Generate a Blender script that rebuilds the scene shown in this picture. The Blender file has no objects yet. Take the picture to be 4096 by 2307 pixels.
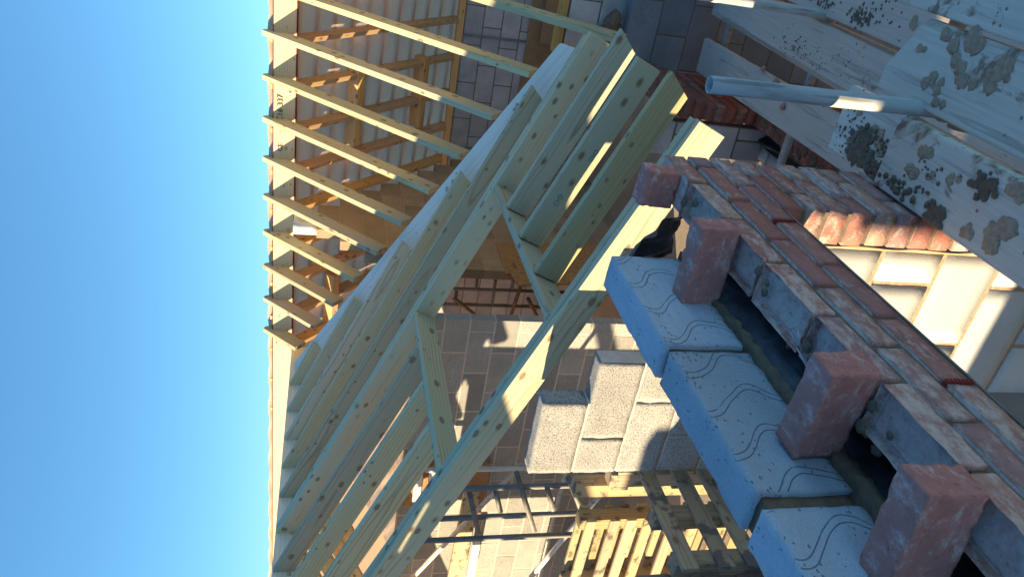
import bpy, bmesh, math, random
from mathutils import Vector, Matrix, noise
random.seed(7)
S = bpy.context.scene
C = S.collection
R = math.radians

# ------------------------------------------------------------------ camera, sky, sun, exposure
YAW, PIT, ROL = R(30.77), R(13.92), R(2.206)
fw = Vector((-math.sin(YAW)*math.cos(PIT), math.cos(YAW)*math.cos(PIT), -math.sin(PIT)))
rt = Vector((math.cos(YAW), math.sin(YAW), 0)); up = rt.cross(fw)
r2 = math.cos(ROL)*rt + math.sin(ROL)*up; u2 = -math.sin(ROL)*rt + math.cos(ROL)*up
cam = bpy.data.cameras.new('camera'); cam.lens = 3077/4096*36; cam.sensor_width = 36; cam.sensor_fit = 'HORIZONTAL'
cam.clip_start = 0.05; cam.clip_end = 4000
co = bpy.data.objects.new('camera', cam); C.objects.link(co)
m = Matrix.Identity(4)
for i, v in enumerate((-u2, r2, -fw)):          # the phone was held on its side
    m[0][i], m[1][i], m[2][i] = v
co.matrix_world = m
S.camera = co

TOSUN = Vector((-1.09, -1.0, 0.361)).normalized()
EL = math.asin(TOSUN.z)
w = bpy.data.worlds.new('World'); S.world = w; w.use_nodes = True
nt = w.node_tree; nt.nodes.clear()
sky = nt.nodes.new('ShaderNodeTexSky'); sky.sky_type = 'NISHITA'; sky.sun_disc = False
sky.sun_elevation = EL; sky.sun_rotation = math.atan2(TOSUN.x, TOSUN.y)
sky.altitude = 1500; sky.air_density = 1.0; sky.dust_density = 0.0; sky.ozone_density = 2.2
bg = nt.nodes.new('ShaderNodeBackground'); bg.inputs[1].default_value = 0.105
wo = nt.nodes.new('ShaderNodeOutputWorld')
gm = nt.nodes.new('ShaderNodeGamma'); gm.inputs[1].default_value = 0.8
tn = nt.nodes.new('ShaderNodeMix'); tn.data_type = 'RGBA'; tn.blend_type = 'MULTIPLY'; tn.inputs[0].default_value = 1
tn.inputs[7].default_value = (.43, .775, .97, 1)
nt.links.new(sky.outputs[0], gm.inputs[0]); nt.links.new(gm.outputs[0], tn.inputs[6]); nt.links.new(tn.outputs[2], bg.inputs[0])
nt.links.new(bg.outputs[0], wo.inputs[0])
sun = bpy.data.lights.new('sun', 'SUN'); sun.energy = 4.1; sun.angle = R(0.5); sun.color = (1.0, 0.79, 0.48)
so = bpy.data.objects.new('sun', sun); C.objects.link(so)
so.rotation_euler = TOSUN.to_track_quat('Z', 'Y').to_euler()
S.view_settings.view_transform = 'Standard'; S.view_settings.look = 'None'
S.view_settings.gamma = 1.0; S.view_settings.exposure = 1.7
S.cycles.max_bounces = 8; S.cycles.diffuse_bounces = 8

# ------------------------------------------------------------------ materials
class NT:
    def __init__(s, name):
        s.m = bpy.data.materials.new(name); s.m.use_nodes = True
        s.t = s.m.node_tree; s.t.nodes.clear()
        s.o = s.n('ShaderNodeOutputMaterial'); s.b = s.n('ShaderNodeBsdfPrincipled')
        s.l(s.b.outputs[0], s.o.inputs[0])
    def n(s, typ, **k):
        x = s.t.nodes.new(typ)
        for a, b in k.items(): setattr(x, a, b)
        return x
    def l(s, a, b): s.t.links.new(a, b)
    def set(s, node, i, v):
        if hasattr(v, 'is_output'): s.l(v, node.inputs[i])
        else: node.inputs[i].default_value = v
    def math(s, op, a, b=0.0, c=None):
        x = s.n('ShaderNodeMath', operation=op); s.set(x, 0, a); s.set(x, 1, b)
        if c is not None: s.set(x, 2, c)
        return x.outputs[0]
    def vm(s, op, a, b):
        x = s.n('ShaderNodeVectorMath', operation=op); s.set(x, 0, a); s.set(x, 1, b); return x.outputs[0]
    def obj(s): return s.n('ShaderNodeTexCoord').outputs['Object']
    def sep(s, v):
        x = s.n('ShaderNodeSeparateXYZ'); s.set(x, 0, v); return x.outputs
    def comb(s, a, b, c):
        x = s.n('ShaderNodeCombineXYZ')
        for i, v in enumerate((a, b, c)): s.set(x, i, v)
        return x.outputs[0]
    def noise(s, v, scale, detail=3, rough=.55, dist=0):
        x = s.n('ShaderNodeTexNoise'); s.set(x, 'Vector', v); s.set(x, 'Scale', scale); s.set(x, 'Detail', detail)
        s.set(x, 'Roughness', rough); s.set(x, 'Distortion', dist); return x.outputs[0]
    def vor(s, v, scale, feature='F1', out='Distance', rnd=1.0):
        x = s.n('ShaderNodeTexVoronoi', feature=feature); s.set(x, 'Vector', v); s.set(x, 'Scale', scale); s.set(x, 'Randomness', rnd)
        return x.outputs[out]
    def ramp(s, f, stops):
        x = s.n('ShaderNodeValToRGB'); s.set(x, 0, f); e = x.color_ramp.elements
        while len(e) < len(stops): e.new(.5)
        for q, (p, c) in zip(e, stops):
            q.position = p; q.color = (c, c, c, 1) if isinstance(c, (int, float)) else (*c, 1)
        return x.outputs[0]
    def mix(s, f, a, b, typ='MIX'):
        x = s.n('ShaderNodeMix', data_type='RGBA', blend_type=typ); s.set(x, 0, f)
        for i, v in ((6, a), (7, b)):
            if isinstance(v, tuple): v = (*v, 1)
            s.set(x, i, v)
        return x.outputs[2]
    def col(s, c): s.set(s.b, 'Base Color', (*c, 1) if isinstance(c, tuple) else c)
    def rough(s, v): s.set(s.b, 'Roughness', v)
    def bump(s, h, d=.002, st=1.0):
        x = s.n('ShaderNodeBump'); s.set(x, 'Height', h); s.set(x, 'Distance', d); s.set(x, 'Strength', st)
        s.l(x.outputs[0], s.b.inputs['Normal'])
    def oi(s): return s.n('ShaderNodeObjectInfo').outputs['Random']
    def isl(s): return s.n('ShaderNodeNewGeometry').outputs['Random Per Island']

def wood(name, a, b, knot=(.17, .095, .05), tint=None, knots=.17, freq=42, dirt=0.0, dirtc=(.25, .23, .2)):
    """pine: rings about a pith line along local x, knots, fibres; a = pale wood, b = late-wood lines"""
    k = NT(name); p = k.obj(); rnd = k.oi()
    off = k.comb(k.math('MULTIPLY', rnd, 37.0), k.math('MULTIPLY', rnd, 11.0), k.math('MULTIPLY', rnd, 23.0))
    q = k.vm('ADD', p, off); X, Y, Z = k.sep(p)
    kv = k.n('ShaderNodeTexVoronoi', feature='F1')
    kp = k.vm('MULTIPLY', q, (8.5, 15, 15)); k.set(kv, 'Vector', kp); k.set(kv, 'Scale', 1.0)
    kd = kv.outputs['Distance']; kc = k.sep(kv.outputs['Color'])[0]
    sel = k.math('MULTIPLY', k.math('GREATER_THAN', kc, .38), .85)
    kd = k.math('DIVIDE', kd, k.math('MULTIPLY_ADD', k.sep(kv.outputs['Color'])[1], 1.05, .42))
    ks = k.math('MULTIPLY', k.ramp(kd, ((knots*.35, .75), (knots*.8, 1), (knots*1.15, .35), (knots*1.6, 0))), sel)
    kw = k.math('MULTIPLY', k.ramp(kd, ((0, 1), (.38, 0))), sel)
    n1 = k.noise(k.vm('MULTIPLY', q, (.7, 3, 3)), 1.0, 2)
    n2 = k.noise(k.vm('MULTIPLY', q, (2.2, 10, 10)), 1.0, 2)
    y0 = k.math('ADD', Y, k.math('MULTIPLY_ADD', rnd, .09, -.045)); z0 = k.math('ADD', Z, k.math('MULTIPLY_ADD', k.math('FRACT', k.math('MULTIPLY', rnd, 7.3)), .16, -.03))
    rad = k.math('SQRT', k.math('ADD', k.math('MULTIPLY', y0, y0), k.math('MULTIPLY', z0, z0)))
    rad = k.math('ADD', rad, k.math('MULTIPLY', n1, .085)); rad = k.math('ADD', rad, k.math('MULTIPLY', n2, .014))
    rad = k.math('ADD', rad, k.math('MULTIPLY', kw, .010))
    ring = k.math('FRACT', k.math('MULTIPLY', rad, float(freq)))
    line = k.ramp(ring, ((0, .04), (.66, .14), (.88, 1.0), (1.0, .04)))
    fib = k.noise(k.vm('MULTIPLY', q, (6, 260, 260)), 1.0, 2)
    big = k.noise(k.vm('MULTIPLY', q, (1.1, 5, 5)), 1.0, 2)
    c = k.mix(k.math('MULTIPLY', line, .85), a, b)
    c = k.mix(k.math('MULTIPLY', fib, .25), c, tuple(x*.72 for x in a))
    if tint:
        br = k.ramp(k.math('FRACT', k.math('MULTIPLY', rnd, 29.3)), ((.45, 0), (1, .7))); c = k.mix(br, c, (.56, .43, .25))
        c = k.mix(k.ramp(big, ((.42, 0), (.62, .8))), c, tint, 'MIX')
    hv = k.n('ShaderNodeHueSaturation'); k.set(hv, 'Hue', k.math('MULTIPLY_ADD', rnd, .02, .49)); k.set(hv, 'Saturation', k.math('MULTIPLY_ADD', k.math('FRACT', k.math('MULTIPLY', rnd, 5.1)), .3, .85))
    k.set(hv, 'Value', k.math('MULTIPLY_ADD', k.math('FRACT', k.math('MULTIPLY', rnd, 13.7)), .38, .80)); k.l(c, hv.inputs['Color']); c = hv.outputs[0]
    c = k.mix(ks, c, knot)
    if dirt:
        d = k.noise(q, 9.0, 5, .62)
        c = k.mix(k.ramp(d, ((.60-.2*dirt, 0), (.68-.2*dirt, 1))), c, dirtc)
    k.col(c); k.rough(.72); k.set(k.b, 'Specular IOR Level', .25)
    k.bump(k.math('ADD', k.math('MULTIPLY', fib, .7), k.math('MULTIPLY', line, .3)), .0009)
    return k.m

M = {}
M['treated'] = wood('treated pine', (.60, .54, .355), (.21, .195, .11), tint=(.47, .48, .335))
M['treated_b'] = wood('pale treated pine', (.62, .51, .31), (.36, .27, .14), tint=(.54, .46, .28))
M['pine'] = wood('untreated pine', (.66, .53, .34), (.50, .35, .19), freq=45)
M['orange'] = wood('bounce tinted pine', (.74, .43, .19), (.56, .28, .10), freq=40)  # orange stands in for warm bounce light in the roof space
M['layboard'] = wood('planed board', (.82, .75, .62), (.70, .62, .49), freq=30, knots=.09)
M['pallet'] = wood('pallet wood', (.55, .42, .25), (.36, .26, .14), dirt=.25, dirtc=(.16, .13, .1))
M['pallet_grey'] = wood('grey pallet wood', (.33, .30, .22), (.20, .18, .13), dirt=.35, dirtc=(.13, .13, .13))  # darker, greyer tones than the other pallets
def scaf(name, a, b, dirt):
    k = NT(name); p = k.obj(); rnd = k.oi()
    q = k.vm('ADD', p, k.comb(k.math('MULTIPLY', rnd, 31.), k.math('MULTIPLY', rnd, 7.), 0.))
    f1 = k.noise(k.vm('MULTIPLY', q, (3, 90, 90)), 1, 4, .6); f2 = k.noise(k.vm('MULTIPLY', q, (1.5, 26, 26)), 1, 3); big = k.noise(q, 4, 4, .6)
    c = k.mix(k.ramp(f1, ((.3, 0), (.72, 1))), a, b); c = k.mix(k.math('MULTIPLY', k.ramp(f2, ((.58, 0), (.64, 1), (.7, 0))), .55), c, tuple(x*.45 for x in b))
    c = k.mix(k.ramp(big, ((.4, 0), (.7, .55))), c, tuple(x*.8 for x in a))
    st = k.ramp(k.noise(q, 7.5, 6, .62, .6), ((.66-.18*dirt, 0), (.73-.18*dirt, 1))); sp = k.ramp(k.vor(q, 26), ((.10, 1), (.17, 0)))
    sp = k.math('MULTIPLY', sp, k.math('GREATER_THAN', k.noise(q, 9, 2), .62-.12*dirt))
    c = k.mix(k.math('MULTIPLY', k.math('MAXIMUM', st, sp), .85), c, k.mix(big, (.30, .19, .11), (.19, .12, .075)))
    k.col(c); k.rough(.9); k.set(k.b, 'Specular IOR Level', .15); k.bump(k.math('ADD', f1, st), .0015); return k.m
M['scaf_board'] = scaf('grey scaffold board', (.68, .575, .47), (.53, .445, .36), .12)
M['scaf_dirty'] = scaf('mortar splashed scaffold board', (.78, .68, .565), (.62, .53, .43), .48)

def brickmat(name, reds, pale, palef=.5, bed=False):
    k = NT(name); p = k.obj(); i = k.isl()
    n = k.noise(p, 16, 5, .65); n2 = k.noise(p, 60, 4, .7); n3 = k.noise(k.vm('MULTIPLY', k.vm('ADD', p, k.comb(k.math('MULTIPLY', i, 50.), 3., 0.)), (1.6, 1, 2.2)), 19, 6, .78)
    base = k.ramp(i, tuple((j/(len(reds)-1), c) for j, c in enumerate(reds)))
    c = k.mix(k.ramp(n, ((.35, 0), (.7, .7))), base, tuple(x*.72 for x in reds[0]))
    amt = k.math('MULTIPLY_ADD', k.math('FRACT', k.math('MULTIPLY', i, 9.7)), -.20, .60+(.5-palef)*.3)
    f = k.math('MULTIPLY', k.math('SUBTRACT', n3, amt), 5.5); cl = k.n('ShaderNodeClamp'); k.l(f, cl.inputs[0])
    c = k.mix(k.math('MULTIPLY', cl.outputs[0], .85), c, pale)
    if bed:                                        # sanded, mortar-filmed bed faces
        up = k.math('GREATER_THAN', k.sep(k.n('ShaderNodeTexCoord').outputs['Normal'])[2], .75)
        c = k.mix(k.math('MULTIPLY', up, k.ramp(n2, ((.38, .85), (.62, .35)))), c, (.66, .57, .53))
    c = k.mix(k.ramp(n2, ((.62, 0), (.72, .5))), c, (.08, .05, .045))
    k.col(c); k.rough(.92); k.set(k.b, 'Specular IOR Level', .15)
    cr = k.noise(p, 140, 5, .75)
    k.bump(k.math('ADD', cr, k.math('MULTIPLY', n2, 1.4)), .0028)
    return k.m
M['brick'] = brickmat('red multi brick', ((.46, .185, .145), (.52, .235, .18), (.43, .20, .175), (.54, .30, .23), (.36, .22, .23), (.55, .33, .25)), (.68, .55, .48), .55, True)
M['brick_loose'] = brickmat('loose red brick', ((.56, .225, .185), (.60, .255, .21), (.55, .24, .205), (.62, .29, .245)), (.72, .57, .52), .42)
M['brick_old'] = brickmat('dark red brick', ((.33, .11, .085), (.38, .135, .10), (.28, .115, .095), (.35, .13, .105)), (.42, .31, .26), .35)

def plain(name, c, c2=None, sc=8, r=.9, bump=0, bs=60, spec=.2):
    k = NT(name); p = k.obj()
    n = k.noise(p, sc, 5, .6)
    k.col(k.mix(k.ramp(n, ((.35, 0), (.68, 1))), c, c2 or tuple(x*.7 for x in c))); k.rough(r); k.set(k.b, 'Specular IOR Level', spec)
    if bump: k.bump(k.noise(p, bs, 4, .7), bump)
    return k.m
M['mortar'] = plain('mortar', (.215, .165, .12), (.155, .12, .088), 30, .95, .003, 160)
M['mortar_wet'] = plain('wet mortar', (.23, .165, .11), (.155, .11, .075), 30, .9, .005, 150)
M['mortar_smear'] = plain('dried mortar', (.49, .36, .25), (.34, .235, .155), 55, .95, .003, 150)
M['mortar_pale'] = plain('pale mortar', (.66, .56, .49), (.54, .46, .40), 25, .95, .002, 160)
M['mortar_tan'] = plain('sandy mortar', (.46, .33, .20), (.36, .25, .15), 25, .95, .002, 160)

def blockmat(name, c, c2, spk=.35, scale=260, dark=(.07, .065, .06), bump=.003, wave=False):
    k = NT(name); p = k.obj(); i = k.isl()
    n = k.noise(p, 5, 4, .6); g = k.noise(p, scale, 2, .6)
    col = k.mix(k.ramp(n, ((.3, 0), (.7, 1))), c, c2)
    hv = k.n('ShaderNodeHueSaturation'); k.set(hv, 'Value', k.math('MULTIPLY_ADD', i, .35, .80)); k.l(col, hv.inputs['Color']); col = hv.outputs[0]
    col = k.mix(k.math('MULTIPLY', k.ramp(g, ((.50, 0), (.60, 1))), spk), col, dark)
    h = g
    if wave:                                        # scored key lines and pores of aircrete blocks
        X, Y, Z = k.sep(p)
        s = k.math('SINE', k.math('MULTIPLY_ADD', Z, 31.0, k.math('MULTIPLY', k.noise(p, 3.2, 2), 3.5)))
        u = k.math('FRACT', k.math('DIVIDE', k.math('ADD', k.math('ADD', Y, k.math('MULTIPLY', Z, .25)), k.math('MULTIPLY', s, .03)), .125))
        br = k.ramp(k.noise(p, 26, 3), ((.34, .15), (.5, 1)))
        l1 = k.ramp(k.math('ABSOLUTE', k.math('SUBTRACT', u, .35)), ((.004, 1), (.014, 0)))
        l2 = k.math('MULTIPLY', br, k.ramp(k.math('ABSOLUTE', k.math('SUBTRACT', u, .50)), ((.004, 1), (.014, 0))))
        face = k.math('GREATER_THAN', k.sep(k.n('ShaderNodeTexCoord').outputs['Normal'])[0], .8)
        ln = k.math('MULTIPLY', k.math('MAXIMUM', l1, l2), face)
        pore = k.math('MULTIPLY', k.ramp(k.vor(k.vm('MULTIPLY', p, (1, .5, 1)), 105), ((.12, 1), (.24, 0))), k.math('GREATER_THAN', k.noise(p, 22, 3), .535))
        st = k.ramp(k.noise(k.vm('MULTIPLY', p, (60, 3, 60)), 1, 3), ((.35, 0), (.7, 1)))
        col = k.mix(k.math('MULTIPLY', st, .25), col, tuple(x*.7 for x in c))
        col = k.mix(k.math('MULTIPLY', k.math('MAXIMUM', ln, pore), .58), col, (.12, .145, .175))
        h = k.math('SUBTRACT', k.math('MULTIPLY', g, .4), k.math('MULTIPLY', k.math('MAXIMUM', ln, pore), 1.2))
    k.col(col); k.rough(.95); k.set(k.b, 'Specular IOR Level', .1); k.bump(h, bump)
    return k.m
M['blk_scored'] = blockmat('scored aircrete block', (.44, .51, .59), (.36, .42, .49), .18, 300, bump=.003, wave=True)
M['blk_dense'] = blockmat('dense concrete block', (.46, .45, .425), (.37, .362, .345), .62, 150, bump=.004)
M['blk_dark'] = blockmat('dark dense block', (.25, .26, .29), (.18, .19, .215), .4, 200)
M['blk_brown'] = blockmat('brown block', (.44, .315, .20), (.33, .245, .165), .4, 150)
M['blk_white'] = blockmat('pale aircrete block', (.58, .585, .58), (.49, .495, .49), .05, 200, bump=.0012)
M['blk_pale'] = blockmat('grey aircrete block', (.60, .54, .51), (.42, .385, .37), .15, 120, bump=.0015)
M['felt'] = None
def felt():
    k = NT('roofing membrane'); p = k.obj()
    n = k.noise(k.vm('MULTIPLY', p, (1, 6, 6)), 2.0, 4)
    k.col(k.mix(k.ramp(n, ((.3, 0), (.7, 1))), (.86, .73, .61), (.74, .62, .51))); k.rough(.6)
    tr = k.n('ShaderNodeBsdfTranslucent'); tr.inputs[0].default_value = (.96, .80, .66, 1)
    mx = k.n('ShaderNodeMixShader'); mx.inputs[0].default_value = .62
    k.l(k.b.outputs[0], mx.inputs[1]); k.l(tr.outputs[0], mx.inputs[2]); k.l(mx.outputs[0], k.o.inputs[0])
    k.bump(k.noise(k.vm('MULTIPLY', p, (1.5, 14, 14)), 1.0, 3), .02)
    return k.m
M['felt'] = felt()
def galv(name, c, dirt, met=.75):
    k = NT(name); p = k.obj(); n = k.noise(k.vm('MULTIPLY', p, (1, 1, .25)), 22, 5, .65)
    sc = k.ramp(k.noise(k.vm('MULTIPLY', p, (40, 40, 2.5)), 1, 3), ((.60, 0), (.66, 1)))
    col = k.mix(k.ramp(n, ((.45, 0), (.68, 1))), c, dirt); col = k.mix(k.math('MULTIPLY', sc, .5), col, (.1, .1, .09))
    k.col(col); k.rough(k.math('MULTIPLY_ADD', n, .3, .48)); k.set(k.b, 'Metallic', met); k.bump(n, .001); return k.m
M['tube'] = galv('galvanised scaffold tube', (.46, .46, .44), (.32, .30, .26), .12)
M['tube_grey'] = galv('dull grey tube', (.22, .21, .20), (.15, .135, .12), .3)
M['tube_brown'] = galv('rusty tube', (.30, .21, .12), (.18, .12, .07), .2)
M['tube_white'] = galv('pale tube', (.62, .60, .56), (.5, .47, .42), .1)
M['wire'] = galv('steel wire', (.5, .52, .54), (.4, .4, .4), .9)
M['strap'] = galv('galvanised strap', (.30, .32, .34), (.2, .21, .22), .7)
def dpc(name, c, c2, r=.45):
    k = NT(name); p = k.obj(); n = k.noise(p, 14, 5, .65); s = k.noise(k.vm('MULTIPLY', p, (90, 9, 90)), 1, 3)
    k.col(k.mix(k.ramp(n, ((.5, 0), (.75, .6))), c, c2)); k.rough(r); k.bump(k.math('ADD', n, k.math('MULTIPLY', s, .4)), .004); return k.m
M['dpc'] = dpc('black plastic membrane', (.008, .009, .011), (.06, .065, .075))
M['dpc_blue'] = dpc('dusty black plastic membrane', (.022, .026, .034), (.12, .13, .15))
M['vent'] = plain('red plastic', (.34, .06, .045), (.24, .04, .03), 20, .5)
M['maroon'] = plain('maroon edge and shade', (.12, .025, .02))
M['tan'] = plain('tan board', (.42, .25, .13), (.36, .21, .11), 6, .9, .001, 90)
M['chip'] = plain('chipboard', (.44, .25, .11), (.27, .14, .055), 45, .9, .002, 120)
M['floor'] = plain('dusty concrete floor', (.46, .38, .30), (.36, .30, .23), 3, .95, .004, 40)
M['ground'] = plain('dry sandy ground', (.36, .28, .20), (.28, .215, .15), 1.2, .97, .03, 6)
M['wool'] = plain('brown insulation wool', (.30, .20, .14), (.18, .12, .09), 60, 1, .01, 90)
M['white_face'] = plain('plain white face', (.78, .76, .72), (.7, .68, .64), 9)
M['ink'] = plain('black ink', (.06, .055, .05), None, 20)
M['ink_teal'] = plain('teal marker', (.12, .36, .40), None, 20)
M['pack'] = plain('dark wrapping', (.045, .042, .04), (.02, .02, .022), 9, .75, .01, 12)
M['tile'] = plain('clay tile', (.38, .17, .09), (.27, .12, .07), 5)
M['zinc'] = plain('grey sheeting', (.25, .26, .27), None, 4)

# ------------------------------------------------------------------ helpers
def link(o, parent=None):
    C.objects.link(o)
    if parent is not None: o.parent = parent
    return o
def obj(name, bm, mat, parent=None, smooth=False):
    bmesh.ops.recalc_face_normals(bm, faces=bm.faces)
    me = bpy.data.meshes.new(name); bm.to_mesh(me); bm.free()
    if smooth:
        for p in me.polygons: p.use_smooth = True
    me.materials.append(M[mat] if isinstance(mat, str) else mat)
    return link(bpy.data.objects.new(name, me), parent)
def tag(o, label=None, cat=None, group=None, kind=None):
    if label: o['label'] = label
    if cat: o['category'] = cat
    if group: o['group'] = group
    if kind: o['kind'] = kind
    return o
def empty(name, loc, label, cat, group=None):
    o = bpy.data.objects.new(name, None); o.empty_display_size = .1; C.objects.link(o); o.location = loc
    return tag(o, label, cat, group)
def box(bm, x0, x1, y0, y1, z0, z1):
    v = [bm.verts.new((x, y, z)) for x in (x0, x1) for y in (y0, y1) for z in (z0, z1)]
    for f in ((0, 1, 3, 2), (4, 6, 7, 5), (0, 4, 5, 1), (2, 3, 7, 6), (0, 2, 6, 4), (1, 5, 7, 3)):
        bm.faces.new([v[i] for i in f])
    return v
def bevel(bm, w, seg=1):
    bmesh.ops.bevel(bm, geom=list(bm.edges), offset=w, segments=seg, profile=.6, affect='EDGES')
def roughen(bm, verts, amp, sc, seed):
    for v in verts:
        p = v.co*sc + Vector((seed*3.1, seed*1.7, seed*.9))
        v.co += Vector((noise.noise(p), noise.noise(p+Vector((31, 0, 0))), noise.noise(p+Vector((0, 47, 0)))))*amp \
              + Vector((noise.noise(p*3.3), noise.noise(p*3.3+Vector((9, 0, 0))), noise.noise(p*3.3+Vector((0, 5, 0)))))*amp*.5
def rough_box(bm, x0, x1, y0, y1, z0, z1, bev=.004, cell=.02, amp=.002, seed=0, sc=30, frog=None):
    """a box of small faces with worn edges; frog = depth of the hollow in its top"""
    b = bmesh.new(); box(b, x0, x1, y0, y1, z0, z1)
    if frog:
        b.faces.ensure_lookup_table()
        top = max(b.faces, key=lambda f: f.calc_center_median().z)
        r = bmesh.ops.inset_region(b, faces=[top], thickness=.024)
        top = max(b.faces, key=lambda f: f.calc_center_median().z-f.calc_area()*0 if len([1 for e in f.edges if len(e.link_faces) == 2]) else 0) if False else top
        r = bmesh.ops.inset_region(b, faces=[top], thickness=.009)
        for v in top.verts: v.co.z -= frog
        bmesh.ops.inset_region(b, faces=[top], thickness=.006)
        bmesh.ops.inset_region(b, faces=[top], thickness=.003)
        for v in top.verts: v.co.z += .003
    ed = [e for e in b.edges if len(e.link_faces) == 2 and e.calc_face_angle(0) > .6]
    bmesh.ops.bevel(b, geom=ed, offset=bev, segments=2, profile=.6, affect='EDGES')
    for ax in range(3):                           # cut into cells
        lo = (x0, y0, z0)[ax]; hi = (x1, y1, z1)[ax]; n = max(1, int((hi-lo)/cell))
        no = Vector((0, 0, 0)); no[ax] = 1
        for i in range(1, n):
            c = Vector((0, 0, 0)); c[ax] = lo+(hi-lo)*i/n
            bmesh.ops.bisect_plane(b, geom=list(b.verts)+list(b.edges)+list(b.faces), plane_co=c, plane_no=no)
    roughen(b, b.verts, amp, sc, seed)
    for f in b.faces: f.smooth = True
    me = bpy.data.meshes.new('t'); b.to_mesh(me); b.free(); bm.from_mesh(me); bpy.data.meshes.remove(me)
def frame(p0, p1, upv=(0, 0, 1)):
    x = (Vector(p1)-Vector(p0)); L = x.length; x.normalize()
    y = Vector(upv).cross(x).normalized(); z = x.cross(y)
    m = Matrix.Identity(4)
    for i, v in enumerate((x, y, z)): m[0][i], m[1][i], m[2][i] = v
    m.translation = Vector(p0); return m, L
def timber(name, p0, p1, wd, dp, mat, parent=None, poly=None, upv=(0, 0, 1), bev=.0025):
    """a length of timber: local x along it, top face through p0-p1, wd wide, dp deep; poly = (x, z) outline for cut ends"""
    m, L = frame(p0, p1, upv); bm = bmesh.new()
    pts = poly(L) if poly else [(0, 0), (L, 0), (L, -dp), (0, -dp)]
    a = [bm.verts.new((x, -wd/2, z)) for x, z in pts]; b = [bm.verts.new((x, wd/2, z)) for x, z in pts]
    bm.faces.new(a); bm.faces.new(list(reversed(b)))
    for i in range(len(pts)):
        j = (i+1) % len(pts); bm.faces.new((a[j], a[i], b[i], b[j]))
    bmesh.ops.recalc_face_normals(bm, faces=bm.faces)
    if bev: bmesh.ops.bevel(bm, geom=list(bm.edges), offset=bev, segments=2, profile=.5, affect='EDGES')
    o = obj(name, bm, mat)
    if parent is not None:
        o.parent = parent; o.matrix_world = m; o.matrix_parent_inverse = Matrix.Translation(-parent.location)
        o.matrix_basis = m
    else: o.matrix_world = m
    return o
def tube_bm(bm, p0, p1, r, seg=20, wall=0):
    m, L = frame(p0, p1, (0, 0, 1) if abs((Vector(p1)-Vector(p0)).normalized().z) < .95 else (1, 0, 0))
    def ring(x, rr): return [bm.verts.new(m @ Vector((x, rr*math.cos(2*math.pi*i/seg), rr*math.sin(2*math.pi*i/seg)))) for i in range(seg)]
    a, b = ring(0, r), ring(L, r)
    for i in range(seg):
        f = bm.faces.new((a[i], a[(i+1) % seg], b[(i+1) % seg], b[i])); f.smooth = True
    if wall:
        c, d = ring(0, r-wall), ring(L, r-wall)
        for i in range(seg):
            j = (i+1) % seg
            f = bm.faces.new((c[j], c[i], d[i], d[j])); f.smooth = True
            bm.faces.new((a[j], a[i], c[i], c[j])); bm.faces.new((b[i], b[j], d[j], d[i]))
    else:
        bm.faces.new(a); bm.faces.new(list(reversed(b)))
def tube(name, p0, p1, r, mat, parent=None, wall=0):
    bm = bmesh.new(); o0 = Vector(parent.location) if parent is not None else Vector((0, 0, 0))
    tube_bm(bm, Vector(p0)-o0, Vector(p1)-o0, r, wall=wall); return obj(name, bm, mat, parent)
def lump(bm, c, r, seed, flat=.5, sub=3):
    b = bmesh.new(); bmesh.ops.create_icosphere(b, subdivisions=sub, radius=1)
    for v in b.verts:
        n = noise.noise(v.co*1.6+Vector((seed, seed*2, 0)))*.45+noise.noise(v.co*4+Vector((0, seed, 0)))*.22
        v.co = Vector((v.co.x*r, v.co.y*r, v.co.z*r*flat))*(1+n)+Vector(c)
    for f in b.faces: f.smooth = True
    me = bpy.data.meshes.new('t'); b.to_mesh(me); b.free(); bm.from_mesh(me); bpy.data.meshes.remove(me)

def masonry(name, label, cat, org, u, n, courses, bl, bh, th, jt, mat, mmat, bev=.003, group=None, rough=None, seed=0, recess=.004, extra=0):
    """wall thing > blocks, mortar.  org = point on the face at height 0 of course 0, u = along, n = into the wall;
    courses = list of (k, s0, s1, offset): course number (up), start and end along u, perpend offset"""
    u = Vector(u); n = Vector(n); org = Vector(org)
    root = empty(name, org, label, cat, group); bb = bmesh.new(); mm = bmesh.new(); rs = random.Random(seed)
    mt = Matrix.Identity(4)
    for i, v in enumerate((u, n, Vector((0, 0, 1)))): mt[0][i], mt[1][i], mt[2][i] = v
    for (k, s0, s1, off) in courses:
        z0 = k*(bh+jt); s = off
        while s > s0: s -= bl+jt
        while s+bl+jt <= s0+.001: s += bl+jt
        while s < s1-.01:
            a = max(s, s0); b = min(s+bl, s1)
            if b-a > .02:
                d = rs.uniform(-.0015, .0015)
                if rough: rough_box(bb, a, b, d, th+d, z0, z0+bh, rough[0], rough[1], rough[2], rs.random()*50, rough[3])
                else:
                    t = bmesh.new(); box(t, a, b, d, th+d, z0, z0+bh); bevel(t, bev)
                    me = bpy.data.meshes.new('t'); t.to_mesh(me); t.free(); bb.from_mesh(me); bpy.data.meshes.remove(me)
            s += bl+jt
        box(mm, s0+.003, s1-.003, recess, th-recess, z0-jt-.001*(k % 2), z0+bh-.002-.001*(k % 2))
    for bm in (bb, mm): bmesh.ops.transform(bm, matrix=mt, verts=bm.verts)
    obj('blocks', bb, mat, root); obj('mortar', mm, mmat, root)
    return root
def text(body, size, m, mat, parent, name='stamp'):
    """printed lettering as a thin mesh"""
    c = bpy.data.curves.new(name, 'FONT'); c.body = body; c.size = size; c.extrude = .0006; c.resolution_u = 2
    o = bpy.data.objects.new(name, c); C.objects.link(o); bpy.context.view_layer.update()
    me = bpy.data.meshes.new_from_object(o); bpy.data.objects.remove(o); me.materials.clear(); me.materials.append(M[mat])
    q = bpy.data.objects.new(name, me); C.objects.link(q)
    if parent is not None: q.parent = parent
    q.matrix_basis = m
    return q
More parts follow.
